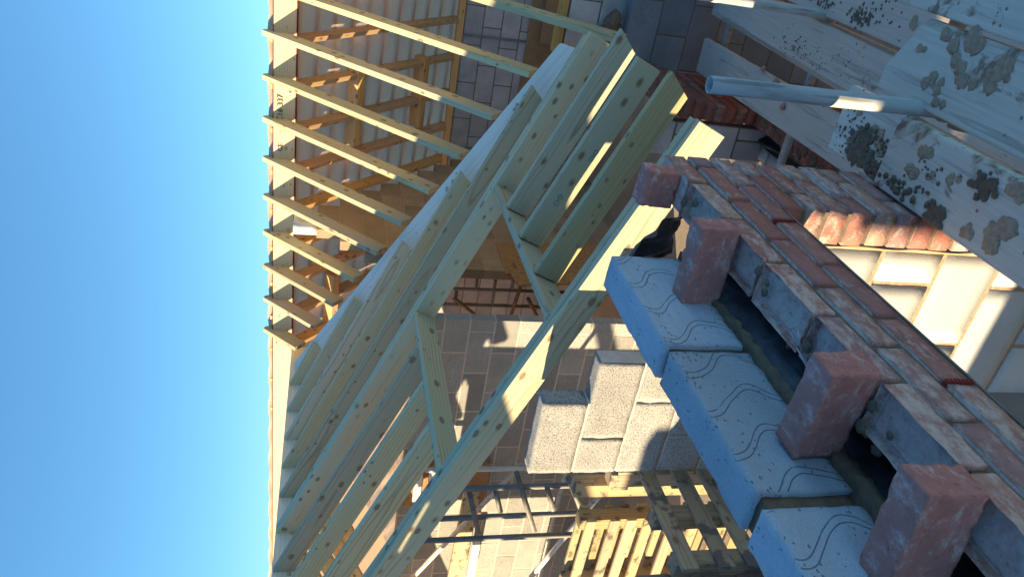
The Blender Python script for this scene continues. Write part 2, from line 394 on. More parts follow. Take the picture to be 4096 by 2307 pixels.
ORD = ['first', 'second', 'third', 'fourth', 'fifth', 'sixth', 'seventh', 'eighth', 'ninth', 'tenth', 'eleventh', 'twelfth']

# ------------------------------------------------------------------ setting
def sheet(name, x0, x1, y0, y1, z, mat, kind='structure', zt=None):
    bm = bmesh.new()
    if zt is None:
        v = [bm.verts.new(p) for p in ((x0, y0, z), (x1, y0, z), (x1, y1, z), (x0, y1, z))]; bm.faces.new(v)
    else: box(bm, x0, x1, y0, y1, z, zt)
    return tag(obj(name, bm, mat), kind=kind)
sheet('ground', -300, 300, -300, 300, -5.6, 'ground')
sheet('floor', -10.5, -1.55, -.85, 9.15, -3.5, 'floor', zt=-3.25)

# ------------------------------------------------------------------ near outer leaf over the window, with its pier
FX = -.735
def brick_row(bm, z, y0, y1, off, seed, frog=False, x=FX, th=.1025, rp=(.005, .017, .0024, 26)):
    rs = random.Random(seed); s = off
    while s > y0: s -= .225
    while s+.225 <= y0+.001: s += .225
    while s < y1-.01:
        a, b = max(s, y0)+.0015, min(s+.215, y1)-(.0015 if s+.215 < y1 else 0)
        if b-a > .03:
            d = rs.uniform(-.003, .003); dz = rs.uniform(-.0015, .0015)
            rough_box(bm, x-th+d, x+d, a+.001, b-.001, z+.0025+dz, z+.0622+dz, rp[0], rp[1], rp[2], rs.random()*60, rp[3],
                      frog=(.020 if frog and b-a > .2 else None))
        s += .225
wall = empty('brick_wall', (FX, 1.0, -1.2), 'mottled red brick outer leaf over the window opening, frogs up on its top course', 'brick wall')
bb = bmesh.new()
brick_row(bb, -1.05, -.6, 2.05, 1.635, 1, frog=True)
brick_row(bb, -1.125, -.6, 2.05, 1.7525, 2)
brick_row(bb, -1.20, -.6, 2.05, 1.635, 3)
for k in range(1, 21):
    brick_row(bb, -1.20-.075*k, 1.72, 2.05, 1.72 if k % 2 else 1.6075, 10+k, rp=(.005, .026, .0024, 26))
bmesh.ops.translate(bb, verts=bb.verts, vec=(-FX, -1, 1.2))
obj('brickwork', bb, 'brick', wall)
mm = bmesh.new()
def mrow(z, y0, y1, h=.0645): box(mm, FX-.0985, FX-.009, y0, y1, z-.0105, z+h)
mrow(-1.05, -.6, 2.044, .034); mrow(-1.125, -.6, 2.044); mrow(-1.20, -.6, 2.044)
mm2 = []
for k in range(1, 21): mrow(-1.20-.075*k, 1.726, 2.044)
bmesh.ops.translate(mm, verts=mm.verts, vec=(-FX, -1, 1.2)); 
# squeezed-out lumps on the frogged course
rs = random.Random(5)
for y in (1.84, 1.62, 1.39, 1.16, .93, .70, .5):
    for q in range(3):
        lump(mm, (rs.uniform(-.11, -.03), y-1+rs.uniform(-.05, .03), .208+rs.uniform(0, .008)), rs.uniform(.006, .014), rs.random()*50, .4)
for q in range(16):
    lump(mm, (rs.uniform(-.125, -.102), rs.uniform(-.5, 1.0), rs.uniform(.14, .2)), rs.uniform(.006, .013), rs.random()*50, .8)
obj('mortar', mm, 'mortar', wall)
for y in (1.630, .955):
    v = bmesh.new()
    z0 = -1.125 if y > 1.2 else -1.20
    z0 = -1.20
    box(v, -.03, .003, y-.004-1, y+.004-1, z0+1.2+.002, z0+1.2+.066)
    for q in range(7): box(v, .003, .005, y-.0048-1, y+.0048-1, z0+1.2+.004+q*.009, z0+1.2+.0085+q*.009)
    obj('weep_vent', v, 'vent', wall)
v = bmesh.new(); box(v, -.095, -.006, -1.6, .715, -.0175, -.0115); obj('steel_lintel', v, 'tube_grey', wall)

# ------------------------------------------------------------------ scored aircrete inner leaf
inner = empty('block_wall', (-.93, 1.0, -.985), 'pale scored aircrete inner leaf standing a course above the brick leaf', 'block wall')
bb = bmesh.new(); rs = random.Random(3)
for a, b in ((1.337, 1.757), (.878, 1.312), (.405, .842), (-.04, .39), (-.5, -.06)):
    rough_box(bb, -.093+rs.uniform(-.002, .002), rs.uniform(-.002, .002), a-1, b-1, .012, .217+rs.uniform(-.003, .003), .005, .016, .0042, rs.random()*40, 17)
obj('blocks', bb, 'blk_scored', inner)
bb = bmesh.new()
for a, b in ((1.312, 1.337), (.842, .878), (.39, .405), (-.06, -.04)):
    rough_box(bb, -.088, -.012, a-1.004, b-.996, .015, .200, .004, .02, .003, a*9, 30)
rough_box(bb, -.098, .022, -1.5, .757, -.020, .016, .006, .016, .008, 3, 30)
for q in range(40): lump(bb, (rs.uniform(.002, .014), rs.uniform(-.5, .74), rs.uniform(-.01, .006)), rs.uniform(.005, .012), rs.random()*50, .7)
obj('mortar', bb, 'mortar_wet', inner)
bb = bmesh.new(); box(bb, -.095, -.002, -1.5, .757, -.23, -.013); obj('lintel', bb, 'blk_dense', inner)

# cavity tray, folded membrane, wire tie, loose bricks
def grid(name, f, nu, nv, mat, label=None, cat=None, th=.0015, parent=None):
    bm = bmesh.new(); g = [[bm.verts.new(f(i/nu, j/nv)) for j in range(nv+1)] for i in range(nu+1)]
    for i in range(nu):
        for j in range(nv):
            q = bm.faces.new((g[i][j], g[i+1][j], g[i+1][j+1], g[i][j+1])); q.smooth = True
    o = obj(name, bm, mat, parent); md = o.modifiers.new('thickness', 'SOLIDIFY'); md.thickness = th; md.offset = 0
    return tag(o, label, cat) if label else o
def tray(u, v):
    y = -.6+2.3*u
    z = -.992-.155*v**1.3+.006*noise.noise(Vector((y*9, v*3, 0)))
    return (-.922+.083*v+.004*noise.noise(Vector((y*14, v*5, 4))), y, z)
grid('cavity_tray', tray, 120, 10, 'dpc', 'black plastic cavity tray sloping down the gap between blocks and bricks', 'membrane')
def tray2(u, v):
    y = 1.02+.70*u; e = .003+.004*u
    z = -.988-.13*v**1.3+e+.007*noise.noise(Vector((y*11, v*3, 7)))
    return (-.918+.079*v+.004*noise.noise(Vector((y*14, v*5, 9)))+.003, y, z+.004)
grid('membrane_offcut', tray2, 60, 10, 'dpc_blue', 'dusty second strip of membrane lapped over the black tray in the cavity', 'membrane')
def flap(u, v):
    a = Vector((-.965, 1.785, -.83)).lerp(Vector((-.84, 1.80, -.92)), u); b = Vector((-.985, 1.90, -1.0)).lerp(Vector((-.845, 1.97, -1.07)), u)
    p = a.lerp(b, v); n = noise.noise(Vector((u*3.2, v*2.6, 2)))*.026+noise.noise(Vector((u*7, v*6, 5)))*.007
    return p+Vector((.2*n, n, .6*n))+Vector((-.03*(1-u)*(1-v), 0, .02*math.sin(v*5+u*3)))
grid('plastic_flap', flap, 40, 40, 'dpc_blue', 'crumpled dark blue plastic flap poking out past the far end of the scored blocks', 'membrane')
pts = [(-.790, 1.150, -.966), (-.782, 1.170, -.958), (-.795, 1.186, -.962), (-.808, 1.166, -.965), (-.790, 1.152, -.964)]
wt = bmesh.new()
path = [(-.803, 1.150, -.966), (-.772, 1.172, -.960), (-.770, 1.184, -.960), (-.786, 1.196, -.960), (-.808, 1.160, -.965), (-.822, 1.118, -.968), (-.838, 1.092, -.974), (-.868, 1.072, -.972), (-.928, 1.018, -.986)]
for a, b in zip(path, path[1:]): tube_bm(wt, a, b, .0019, 8)
tag(obj('wall_tie', wt, 'wire'), 'thin bent steel wire tie laid from a frogged brick across the cavity', 'wall tie')
def loose(name, loc, rot, size, label, seed, amp=.0016):
    bm = bmesh.new(); a, b, c = size
    rough_box(bm, -a/2, a/2, -b/2, b/2, -c/2, c/2, .0045, .007, amp, seed, 42)
    rc = random.Random(seed)
    for q in range(9):                            # chipped arrises
        cx, cy, cz = (rc.choice((-1, 1))*a/2, rc.choice((-1, 1))*b/2, rc.uniform(-c/2, c/2)) if q % 2 else (rc.uniform(-a/2, a/2), rc.choice((-1, 1))*b/2, rc.choice((-1, 1))*c/2)
        P = Vector((cx, cy, cz)); rr = rc.uniform(.006, .013)
        for v in bm.verts:
            d = (v.co-P).length
            if d < rr: v.co -= v.co.normalized()*(rr-d)*.5
    o = obj(name, bm, 'brick_loose'); o.location = loc; o.rotation_euler = [R(q) for q in rot]
    return tag(o, label, 'brick', 'loose bricks bridging the cavity')
loose('loose_brick', (-.790, 1.942, -.934), (0, 2, -2), (.108, .066, .098), 'dimpled half brick on edge at the far end of the brick leaf', 3)
loose('loose_brick', (-.828, 1.553, -.932), (0, -1, 1), (.215, .065, .102), 'smooth dark red brick on edge beside the crumpled plastic flap', 11)
loose('loose_brick', (-.816, .985, -.932), (2, -3, -5), (.212, .068, .102), 'mortar smeared brick on edge just nearer than the wire tie', 23, .0022)
loose('loose_brick', (-.828, .690, -.928), (-4, -2, 4), (.215, .072, .104), 'nearest loose brick, a chipped pinkish one across the black cavity', 37, .0024)

# ------------------------------------------------------------------ window reveal: white block wall seen through the opening
cs = []
for k in range(-3, 8): cs.append((k, 0, .53 if k > -2 else .60, .12 if k % 2 else -.10))
masonry('block_wall', 'white aircrete block wall seen through the opening under the brick leaf', 'block wall', (-.868, 1.76, -2.935), (-1, 0, 0), (0, 1, 0),
        cs, .425, .203, .1, .017, 'blk_white', 'mortar_smear', rough=(.003, .05, .0012, 25))
def strip(u, v):
    z = -1.2-1.6*u; return (-.842-.026*v, 1.748+.012*v+.006*noise.noise(Vector((z*9, v*2, 1)))-(.012 if v < .4 else 0)*max(0, noise.noise(Vector((z*4, 3, 0)))), z)
grid('damp_proof_strip', strip, 120, 6, 'mortar_tan', 'mortar stained damp proof strip between brick reveal and white blocks', 'membrane', .003)
def strip2(u, v):
    z = -1.2-1.6*u; return (-.838-.014*v, 1.741-.006*math.sin(z*30)*v+.004*noise.noise(Vector((z*13, v*2, 1))), z)
grid('black_strip', strip2, 140, 3, 'dpc', 'black wavy plastic edge tucked behind the brick window reveal', 'membrane', .002)

# ------------------------------------------------------------------ stepped pier, cross walls, gable
masonry('block_wall', 'short stepped pier of coarse grey blocks standing in sunlight', 'block wall', (-2.594, 2.62, -1.217-.225*8), (1, 0, 0), (0, 1, 0),
        [(8, 0, .430, 0), (7, 0, .668, .225-.445), (6, 0, .89, 0), (5, 0, 1.11, -.22), (4, 0, 1.34, 0), (3, 0, 1.34, -.22), (2, 0, 1.34, 0), (1, 0, 1.34, -.22), (0, 0, 1.34, 0)],
        .435, .213, .1, .012, 'blk_dense', 'mortar_pale', rough=(.006, .022, .0035, 24), recess=.004)
masonry('block_wall', 'long grey block cross wall lit in patches behind the stepped pier', 'block wall', (-3.6, 5.49, -1.716-.225*8), (-1, 0, 0), (0, 1, 0),
        [(k, 0, 6.4, .135 if k % 2 else -.09) for k in range(0, 12)], .437, .212, .1, .013, 'blk_dense', 'mortar_pale', bev=.003, recess=.002)
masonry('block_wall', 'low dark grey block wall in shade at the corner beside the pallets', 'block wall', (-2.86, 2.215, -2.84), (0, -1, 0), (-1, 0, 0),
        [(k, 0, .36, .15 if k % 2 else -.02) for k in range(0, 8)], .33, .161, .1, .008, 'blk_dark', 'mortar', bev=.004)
# brown gable wall under both roof slopes (faces +x)
gc = []
for k in range(0, 17):
    z1 = -3.3+.225*k+.215
    yl = max(6.25, z1+6.75+.10) if z1 > -.6 else 6.25
    yr = min(9.15, 7.62-z1-.08)
    if yr-yl > .12: gc.append((k, yl-6.25, yr-6.25, .22 if k % 2 else 0))
masonry('gable_wall', 'brown block wall with a raked top under the felted roof slope', 'block wall', (-3.53, 6.25, -3.3), (0, 1, 0), (-1, 0, 0), gc, .44, .215, .1, .01, 'blk_brown', 'mortar_tan', bev=.004)
b = bmesh.new(); rough_box(b, -3.63, -3.53, 6.98, 7.32, .06, .29, .004, .05, .002, 4, 20)
tag(obj('white_block', b, 'blk_white'), 'single white block under the ridge on top of the brown gable wall', 'block')
masonry('block_wall', 'far eaves wall of pale stained blocks below the felted slope', 'block wall', (2.2, 9.2, -1.50-.225*10), (-1, 0, 0), (0, 1, 0),
        [(k, 0, 13, .3 if k % 2 else .08) for k in range(0, 10)], .44, .215, .1, .01, 'blk_pale', 'mortar', bev=.004)
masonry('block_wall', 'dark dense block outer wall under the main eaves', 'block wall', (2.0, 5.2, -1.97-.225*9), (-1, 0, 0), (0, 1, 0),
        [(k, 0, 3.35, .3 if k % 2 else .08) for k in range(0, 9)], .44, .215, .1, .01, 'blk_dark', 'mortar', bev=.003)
masonry('block_wall', 'grey block inner leaf rising just behind the dark dense wall', 'block wall', (2.0, 5.4, -1.60-.225*10), (-1, 0, 0), (0, 1, 0),
        [(k, 0, 3.4, .17 if k % 2 else .4) for k in range(0, 10)], .44, .215, .1, .01, 'blk_pale', 'mortar', bev=.003)
b = bmesh.new(); rs = random.Random(9)
for q in range(26): lump(b, (-1.0+rs.uniform(-.10, .10), 5.33+rs.uniform(-.04, .04), -1.90+rs.uniform(-.04, .05)), rs.uniform(.025, .06), q*3.3, .8, 2)
tag(obj('insulation_tuft', b, 'wool'), 'tuft of brown insulation wool in the cavity of the main eaves wall', 'insulation')

# lower brick wall with the second opening (corbelled eaves courses, sill, cavity)
WX = -1.24
low = empty('brick_wall', (WX, 4.45, -2.7), 'dark red corbelled brick wall and sill in shade under the rafter feet', 'brick wall')
bb = bmesh.new()
for k in range(-12, 8):
    cx = {5: .02, 6: .04, 7: .06}.get(k, 0)
    y0 = 4.45 if k >= 0 else 2.75
    y1 = 5.19
    s = y0 if k % 2 == 0 else y0-.1125
    rs2 = random.Random(70+k)
    while s < y1-.02:
        a, c = max(s, y0), min(s+.215, y1); d = rs2.uniform(-.003, .003)
        if c-a > .03: rough_box(bb, WX-.1025+d, WX+d+cx, a, c, -2.7+.075*k, -2.7+.075*k+.065, .006, .028, .004, rs2.random()*60, 26)
        s += .225
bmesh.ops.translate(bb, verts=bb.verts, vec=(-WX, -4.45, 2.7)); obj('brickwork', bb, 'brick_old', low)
mm = bmesh.new(); box(mm, -.098, -.006, .006, .735, -.01, .59); box(mm, -.098, -.006, -1.69, .735, -.90, -.0105)
for q in range(40): lump(mm, (rs.uniform(-.10, -.01), rs.uniform(-1.5, -.05), -.008), rs.uniform(.012, .032), q*2.7, .4)
obj('mortar', mm, 'mortar_wet', low)
lowin = masonry('block_wall', 'pale block reveal behind the dark corbelled brickwork', 'block wall', (-1.375, 4.47, -2.62-.225*4), (-1, 0, 0), (0, 1, 0),
        [(k, 0, .22, .09 if k % 2 else -.2) for k in range(0, 7)], .44, .213, .1, .012, 'blk_pale', 'mortar', bev=.004)  # grey blocks in place of white ones, shade put into the colour
masonry('block_wall', 'low pale splashed block leaf under the second opening', 'block wall', (-1.47, 2.8, -2.80-.225*4), (0, 1, 0), (-1, 0, 0),
        [(k, 0, 1.66, .2 if k % 2 else 0) for k in range(0, 4)], .44, .213, .1, .012, 'blk_pale', 'mortar', rough=(.006, .04, .003, 25))
def lowdpc(u, v):
    y = 2.8+1.63*u; return (-1.345-.12*v, y, -2.73-.06*math.sin(v*3.1)*(.6+noise.noise(Vector((y*3, v*2, 0))))-.05*v+.03*noise.noise(Vector((y*4, v*4, 8))))
grid('plastic_sheet', lowdpc, 50, 12, 'dpc', 'loose black plastic sheet in the cavity of the second opening', 'membrane')

# ------------------------------------------------------------------ main roof: ridge, rafters, far slope
rb = empty('ridge_beam', (-3, 7.33, .3), 'long sunlit ridge board across the skyline of the main roof', 'ridge board')
t = timber('board', (-13, 7.355, .50), (3, 7.355, .50), .046, .20, 'pine'); t.parent = rb; t.matrix_basis = Matrix.Translation((3, -7.33, -.3)) @ t.matrix_world
bm = bmesh.new(); box(bm, -10, 6, -.004, .050, -.012, .0005); box(bm, -10, 6, -.003, .049, .1995, .206); obj('edge_and_shade_band', bm, 'maroon', rb)  # lower band draws the reddish shade under the board, upper its dark edge
bt = bmesh.new()
for x in (-.3, -1.55+3-3, ): pass
for x in (-2.33, -3.76, -4.38, -5.02, -6.5):
    lump(bt, (x+3, -.004, .05), .013, x, 1, 2)
obj('bolt', bt, 'wire', rb)
text('C16 337', .075, Matrix.Translation((-2.62+3, -.0035, .115)) @ Matrix.Rotation(R(90), 4, 'X'), 'ink', rb)
text('CE', .065, Matrix.Translation((-2.92+3, -.0035, .115)) @ Matrix.Rotation(R(90), 4, 'X'), 'ink', rb)

def ylow(x): return 5.21-.4518*(x+1.135)
XB = [-1.033-.402*k for k in range(11)]
for k, xa in enumerate(XB):
    xc = xa+.0235; y1 = 4.93 if k == 0 else ylow(xa)+.02
    lab = ('free ended near slope rafter nearest the right of the ridge, tail over the block wall' if k == 0 else
           '%s near slope rafter counted from the free ended one, its foot under the layboard' % ORD[k])
    o = timber('rafter', (xc, 7.33+.03, .58+.03), (xc, y1, y1-6.75), .047, .15, 'treated_b',
               poly=lambda L: [(.012, 0), (L, 0), (L-.0 , -.15), (.05, -.15), (.0, -.04)], upv=(0, 0, 1))
    tag(o, lab, 'rafter', 'near slope rafters of the main roof')
# layboard lying on those rafters
def lay():
    A = Vector((-1.125, 5.155, -1.505)); B = Vector((-5.12, 6.90, .245)); d = (B-A).normalized()
    nrm = Vector((0, -1, 1)).normalized(); side = d.cross(nrm).normalized()
    if side.y > 0: side = -side
    bm = bmesh.new(); W = .26; T = .04
    pr = [A, B, B+side*W*.25+d*.15, B+side*W, A+side*W+d*.02, A+side*.10-d*.055]
    a = [bm.verts.new(p) for p in pr]; b = [bm.verts.new(p-nrm*T) for p in pr]
    bm.faces.new(a); bm.faces.new(list(reversed(b)))
    for i in range(len(pr)): j = (i+1) % len(pr); bm.faces.new((a[j], a[i], b[i], b[j]))
    bmesh.ops.recalc_face_normals(bm, faces=bm.faces); bmesh.ops.bevel(bm, geom=list(bm.edges), offset=.003, segments=2, affect='EDGES')
    m = Matrix.Identity(4); 
    for i, v in enumerate((d, side, nrm)): m[0][i], m[1][i], m[2][i] = v
    m.translation = A
    bmesh.ops.transform(bm, matrix=m.inverted(), verts=bm.verts)
    o = obj('layboard', bm, 'layboard'); o.matrix_world = m
    tag(o, 'long pale planed layboard running up the valley under the jack rafters', 'timber board')
    flip = Matrix.Rotation(math.pi, 4, 'Z')
    for x, s in ((.52, 'CE'), (.50, 'DRY GRADED'), (1.52, 'CE'), (1.50, 'DRY GRADED')):
        q = text(s, .035 if s == 'CE' else .019, Matrix.Translation((x+.06, .075 if s == 'CE' else .10, .0012)) @ Matrix.Rotation(R(205), 4, 'Z'), 'ink', o)
lay()
# far slope
for k in range(-1, 13):
    x = -1.424-.43*k-.0235
    if k > 9: x -= .0
    L1 = Vector((x, 7.385, .535)); L2 = Vector((x, 9.32, .535-1.935))
    if k == -1: lab = 'far slope rafter nearest the right end of the ridge, orange in the roof space'
    else: lab = '%s orange far slope rafter from the right end of the ridge' % (ORD[k+1] if k < 11 else 'last')
    if k == 12: continue
    tag(timber('rafter', L1, L2, .047, .15, 'orange', poly=lambda L: [(0, 0), (L, 0), (L, -.15), (.15, -.15)]), lab, 'rafter', 'far slope rafters of the main roof')
def fel(u, v):
    x = 2.5-14*u; y = 7.40+2.05*v; cyc = (x+1.424)/.43
    sag = .012*math.cos(cyc*2*math.pi)+.008*noise.noise(Vector((x*3, y*3, 0)))
    return (x, y+.7*sag, .55-(y-7.40)+.7*sag)
grid('roof_membrane', fel, 220, 30, 'felt', 'creased pale roofing membrane over the far slope rafters', 'membrane', .002)
bid = 0
for k in range(1, 13):
    y = 7.36+.168*k; z = .60-(y-7.40)+.02
    tag(timber('tile_batten', (-11.5, y, z), (2.5, y, z), .038, .025, 'orange', upv=(0, .7, .7)), '%s tile batten down from the ridge on the back of the membrane' % (ORD[k-1]), 'batten', 'tile battens on the far slope')
for i, (x0, x1, y) in enumerate(((-2.24, -3.06, 8.10), (-2.24, -3.06, 8.85), (-4.6, -5.35, 7.95))):
    z = 7.905-y
    for j in (0, 1):
        tag(timber('trimmer', (x0, y+.048*j*.707, z-.048*j*.707), (x1, y+.048*j*.707, z-.048*j*.707), .046, .15, 'orange', upv=(0, .707, .707)),
            ('%s of the %s pair of orange trimmers between far slope rafters' % (('upper', 'lower')[j], ('higher', 'lower set', 'left hand')[i])), 'trimmer', 'far slope trimmers')
tag(timber('wall_plate', (2, 9.19, -1.415), (-9, 9.19, -1.415), .10, .075, 'orange'), 'orange wall plate along the top of the far pale block wall', 'wall plate')
tag(timber('wall_plate', (2, 5.45, -1.545), (-1.25, 5.45, -1.545), .10, .05, 'orange'), 'timber wall plate on the grey inner leaf under the main eaves', 'wall plate')
for i, x in enumerate((-2.03, -3.42, -.8)):
    bm = bmesh.new(); box(bm, -.015, .015, -.004, 0, -.82, 0)
    o = obj('restraint_strap', bm, 'strap'); o.location = (x, 9.187, -1.45)
    tag(o, ('perforated grey steel strap down the far block wall, the %s one' % ('middle', 'left', 'right')[i]), 'metal strap', 'straps on the far wall')
for i, (x0, x1, z0, z1, yy) in enumerate(((-2.95, .6, -2.62, -2.27, 9.16), (-2.0, .2, -2.60, -2.40, 9.05))):
    bm = bmesh.new(); box(bm, x0, x1, yy, yy+.02, z0, z1)
    tag(obj('insulation_board', bm, 'tan'), ('long tan board fixed across the far block wall' if i == 0 else 'shorter tan board propped in front of the long tan one'), 'board')

# ------------------------------------------------------------------ extension roof: ridge, rafters, headers
XR, ZR, SL = -5.25, .30, .427
tag(timber('ridge_beam', (XR, 7.31, ZR-.005), (XR, .05, ZR-.005), .047, .20, 'layboard'), 'shaded ridge board running toward the camera from the main ridge', 'ridge board')
def za(x): return ZR-SL*(x-XR)
NA = Vector((SL, 0, 1)).normalized()
def raft(y, x0, x1, label, mat='treated', d=.15, splay=0.0):
    o = timber('rafter', (x0, y+.0235, za(x0)), (x1, y+.0235, za(x1)), .047, d, mat, poly=lambda L: [(0, 0), (L, 0), (L-splay, -d), (0, -d)])
    return tag(o, label, 'rafter', 'green treated rafters of the extension')
X0 = XR+.024
raft(2.985, X0, -.905, 'nearest full length rafter, its broad face streaked with sunlight')
raft(3.036, X0, -.915, 'rafter doubled tight behind the nearest full length one')
for n, (y, xt) in enumerate(((3.455, -.822), (3.866, -.868), (4.262, -.813))):
    raft(y, X0, -3.03, '%s short upper rafter from the near end, cut off at the upper trimmer' % ORD[n])
    o = raft(y, -1.955, xt, '%s lower rafter tail from the near end, starting at the lower trimmer' % ORD[n], splay=(.065, 0, .07)[n])
    if n == 1:
        for cx, cz in ((.30, -.07), (.62, -.10)):
            k = bmesh.new()
            for q in range(26):
                a = q/25*2*math.pi
                p = Vector((cx+.035*math.cos(a), -.0243, cz+.014*math.sin(2*a))); p2 = Vector((cx+.035*math.cos(a+.26), -.0243, cz+.014*math.sin(2*a+.52)))
                tube_bm(k, p, p2, .0022, 6)
            obj('marker_scrawl', k, 'ink_teal', o)
raft(4.652, X0, -.927, 'full length rafter on the far side of the roof window opening')
raft(4.703, X0, -.96, 'rafter doubled tight behind the far side full length one')
jk = [(5.05, -1.40), (5.41, -2.21), (5.79, -3.03), (6.20, -3.86), (6.63, -4.69)]
for n, (y, xf) in enumerate(jk):
    x0 = X0
    def pl(L, xf=xf, y=y):
        zb = y-6.66-za(xf)               # board level below the foot, in world z
        c, s = math.cos(math.atan(SL)), math.sin(math.atan(SL))
        dz = min(zb, -.17)
        # plumb cut at the foot, seat on the board
        fx, fz = L, 0
        bx, bz = L+s*(-dz)*1.0*0+(-dz)*s, dz*c
        return [(0, 0), (L, 0), (L+(-dz)*s*1.0, dz*c), (L+(-dz)*s-.05, dz*c+.012), (L-.35, -.15), (0, -.15)]
    c, s = math.cos(math.atan(SL)), math.sin(math.atan(SL))
    def pl(L, xf=xf, y=y):
        dz = max(-.30, min(y+.047-6.655-za(xf), -.165))
        return [(0, 0), (L, 0), (L+dz*s*-1*-1, dz*c), (L-.42, -.15), (0, -.15)]
    o = timber('jack_rafter', (x0, y+.0235, za(x0)), (xf, y+.0235, za(xf)), .047, .15, 'treated', poly=pl)
    tag(o, '%s jack rafter along the valley from the near end, its foot on the layboard' % ORD[n], 'rafter', 'jack rafters on the layboard')
for i, xh in enumerate((-3.007, -1.985)):
    p0 = Vector((xh, 3.062, za(xh))); p1 = Vector((xh, 4.650, za(xh)))
    tag(timber('trimmer', p0, p1, .046, .15, 'treated', upv=NA), ('upper trimmer across the roof window opening with knotty face', 'lower trimmer across the roof window opening')[i], 'trimmer')
# the other slope of the extension, left of the picture: rafters under a sheet outlined to shape the sunlight
def zl(x): return ZR+SL*(x-XR)
for n in range(13):
    y = 1.35+.41*n
    if n == 12: continue
    tag(timber('rafter', (XR-.024, y+.0235, zl(XR-.024)), (-9.7, y+.0235, zl(-9.7)), .047, .15, 'treated') if n < 1 or n > 40 else
        timber('rafter', (XR-.024, y+.0235, zl(XR-.024)), (-7.0, y+.0235, zl(-7.0)), .047, .15, 'treated'),
        '%s rafter from the front on the sheeted left slope of the extension' % ORD[n], 'rafter', 'left slope rafters of the extension')
bm = bmesh.new()
pts = [(.15, .03), (.15, .77), (.31, .79), (.31, 1.65), (.10, 1.67), (.10, 7.1), (4.3, 7.1), (4.3, 4.2), (1.70, 4.2), (1.62, -.4), (.88, -.4), (.86, .03)]
a = [bm.verts.new((XR-s, y, zl(XR-s)+.012)) for s, y in pts]; b2 = [bm.verts.new((XR-s, y, zl(XR-s)+.004)) for s, y in pts]
bm.faces.new(a); bm.faces.new(list(reversed(b2)))
for i in range(len(pts)): j = (i+1) % len(pts); bm.faces.new((a[i], a[j], b2[j], b2[i]))
tag(obj('sun_shaping_sheet', bm, 'felt'), 'unseen pale membrane over the left slope, outline cut to shape the sunlight', 'sheet')

# unseen walls added left of the picture to shape the sunlight: front gable with its opening, stepped side pier
fg = []
for k in range(0, 17):
    z0 = -.28-.225*14+.225*k; zt = z0+.2
    if z0 < -1.2 or z0 > -.29: fg.append((k, -2.15 if z0 < -.5 else 0, 3.9, .2 if k % 2 else 0))
    elif z0 < -1.0: fg += [(k, -2.15, .3, 0), (k, 1.25, 3.9, 0)]
    elif z0 < -.6: fg += [(k, -2.15, .2, 0), (k, 1.25, 3.9, 0)]
    else: fg += [(k, -2.15, -1.35, 0), (k, 0, .2, 0), (k, 2.4, 3.9, 0)]
masonry('block_wall', 'unseen grey block wall with a stepped opening, added behind the camera to shape sunlight', 'block wall', (-4.9, -1.0, -.28-.225*14), (1, 0, 0), (0, 1, 0), fg, .44, .215, .1, .01, 'blk_dense', 'mortar_pale')
masonry('block_wall', 'unseen stepped block pier added left of the picture to shade the cross wall', 'block wall', (-8.6, 4.0, -.83-.225*11), (1, 0, 0), (0, 1, 0),
        [(k, 0 if k < 6 else 1.3, 3.1, .2 if k % 2 else 0) for k in range(0, 11)], .44, .215, .1, .01, 'blk_dense', 'mortar_pale')

# ------------------------------------------------------------------ scaffold
sc = empty('scaffold_tube', (-.484, 1.939, -3.4), 'open ended upright scaffold tube standing close beside the brick wall', 'scaffold tube', 'upright scaffold tubes')
tube('pole', (-.484, 1.939, -3.4), (-.484, 1.939, -1.007), .0242, 'tube', sc, wall=.004)
tag(tube('scaffold_tube', (-.53, 3.68, -5.5), (-.49, 3.75, .2), .0242, 'tube', None, wall=.004), 'upright scaffold tube further off, rising out of the picture', 'scaffold tube', 'upright scaffold tubes')
def coupler(loc, label, par=None):
    bm = bmesh.new(); tube_bm(bm, (0, 0, -.03), (0, 0, .03), .034, 16); box(bm, -.02, .05, -.04, -.02, -.028, .028); tube_bm(bm, (.05, -.05, 0), (.05, .03, 0), .012, 10)
    tube_bm(bm, (-.035, -.055, 0), (.055, -.055, 0), .033, 16)
    o = obj('coupler', bm, 'tube', par); o.location = loc
    if par is None: tag(o, label, 'coupler')
    return o
coupler((0, 0, 1.60), '', sc)
for x, y, lab in ((-.85, 4.79, 'far putlog tube under the lower scaffold boards'), (-.7, 3.74, 'middle putlog tube under the lower scaffold boards'), (-.7, 2.45, 'near putlog tube under the lower scaffold boards')):
    tag(tube('scaffold_tube', (-1.35, y, -2.515), (.9, y, -2.515), .0242, 'tube', None, .004), lab, 'scaffold tube', 'putlog tubes')
tag(tube('scaffold_tube', (-.46, 2.02, -1.765), (1.0, 2.02, -1.765), .0242, 'tube', None, .004), 'putlog tube clamped to the near upright under the top boards', 'scaffold tube', 'putlog tubes')
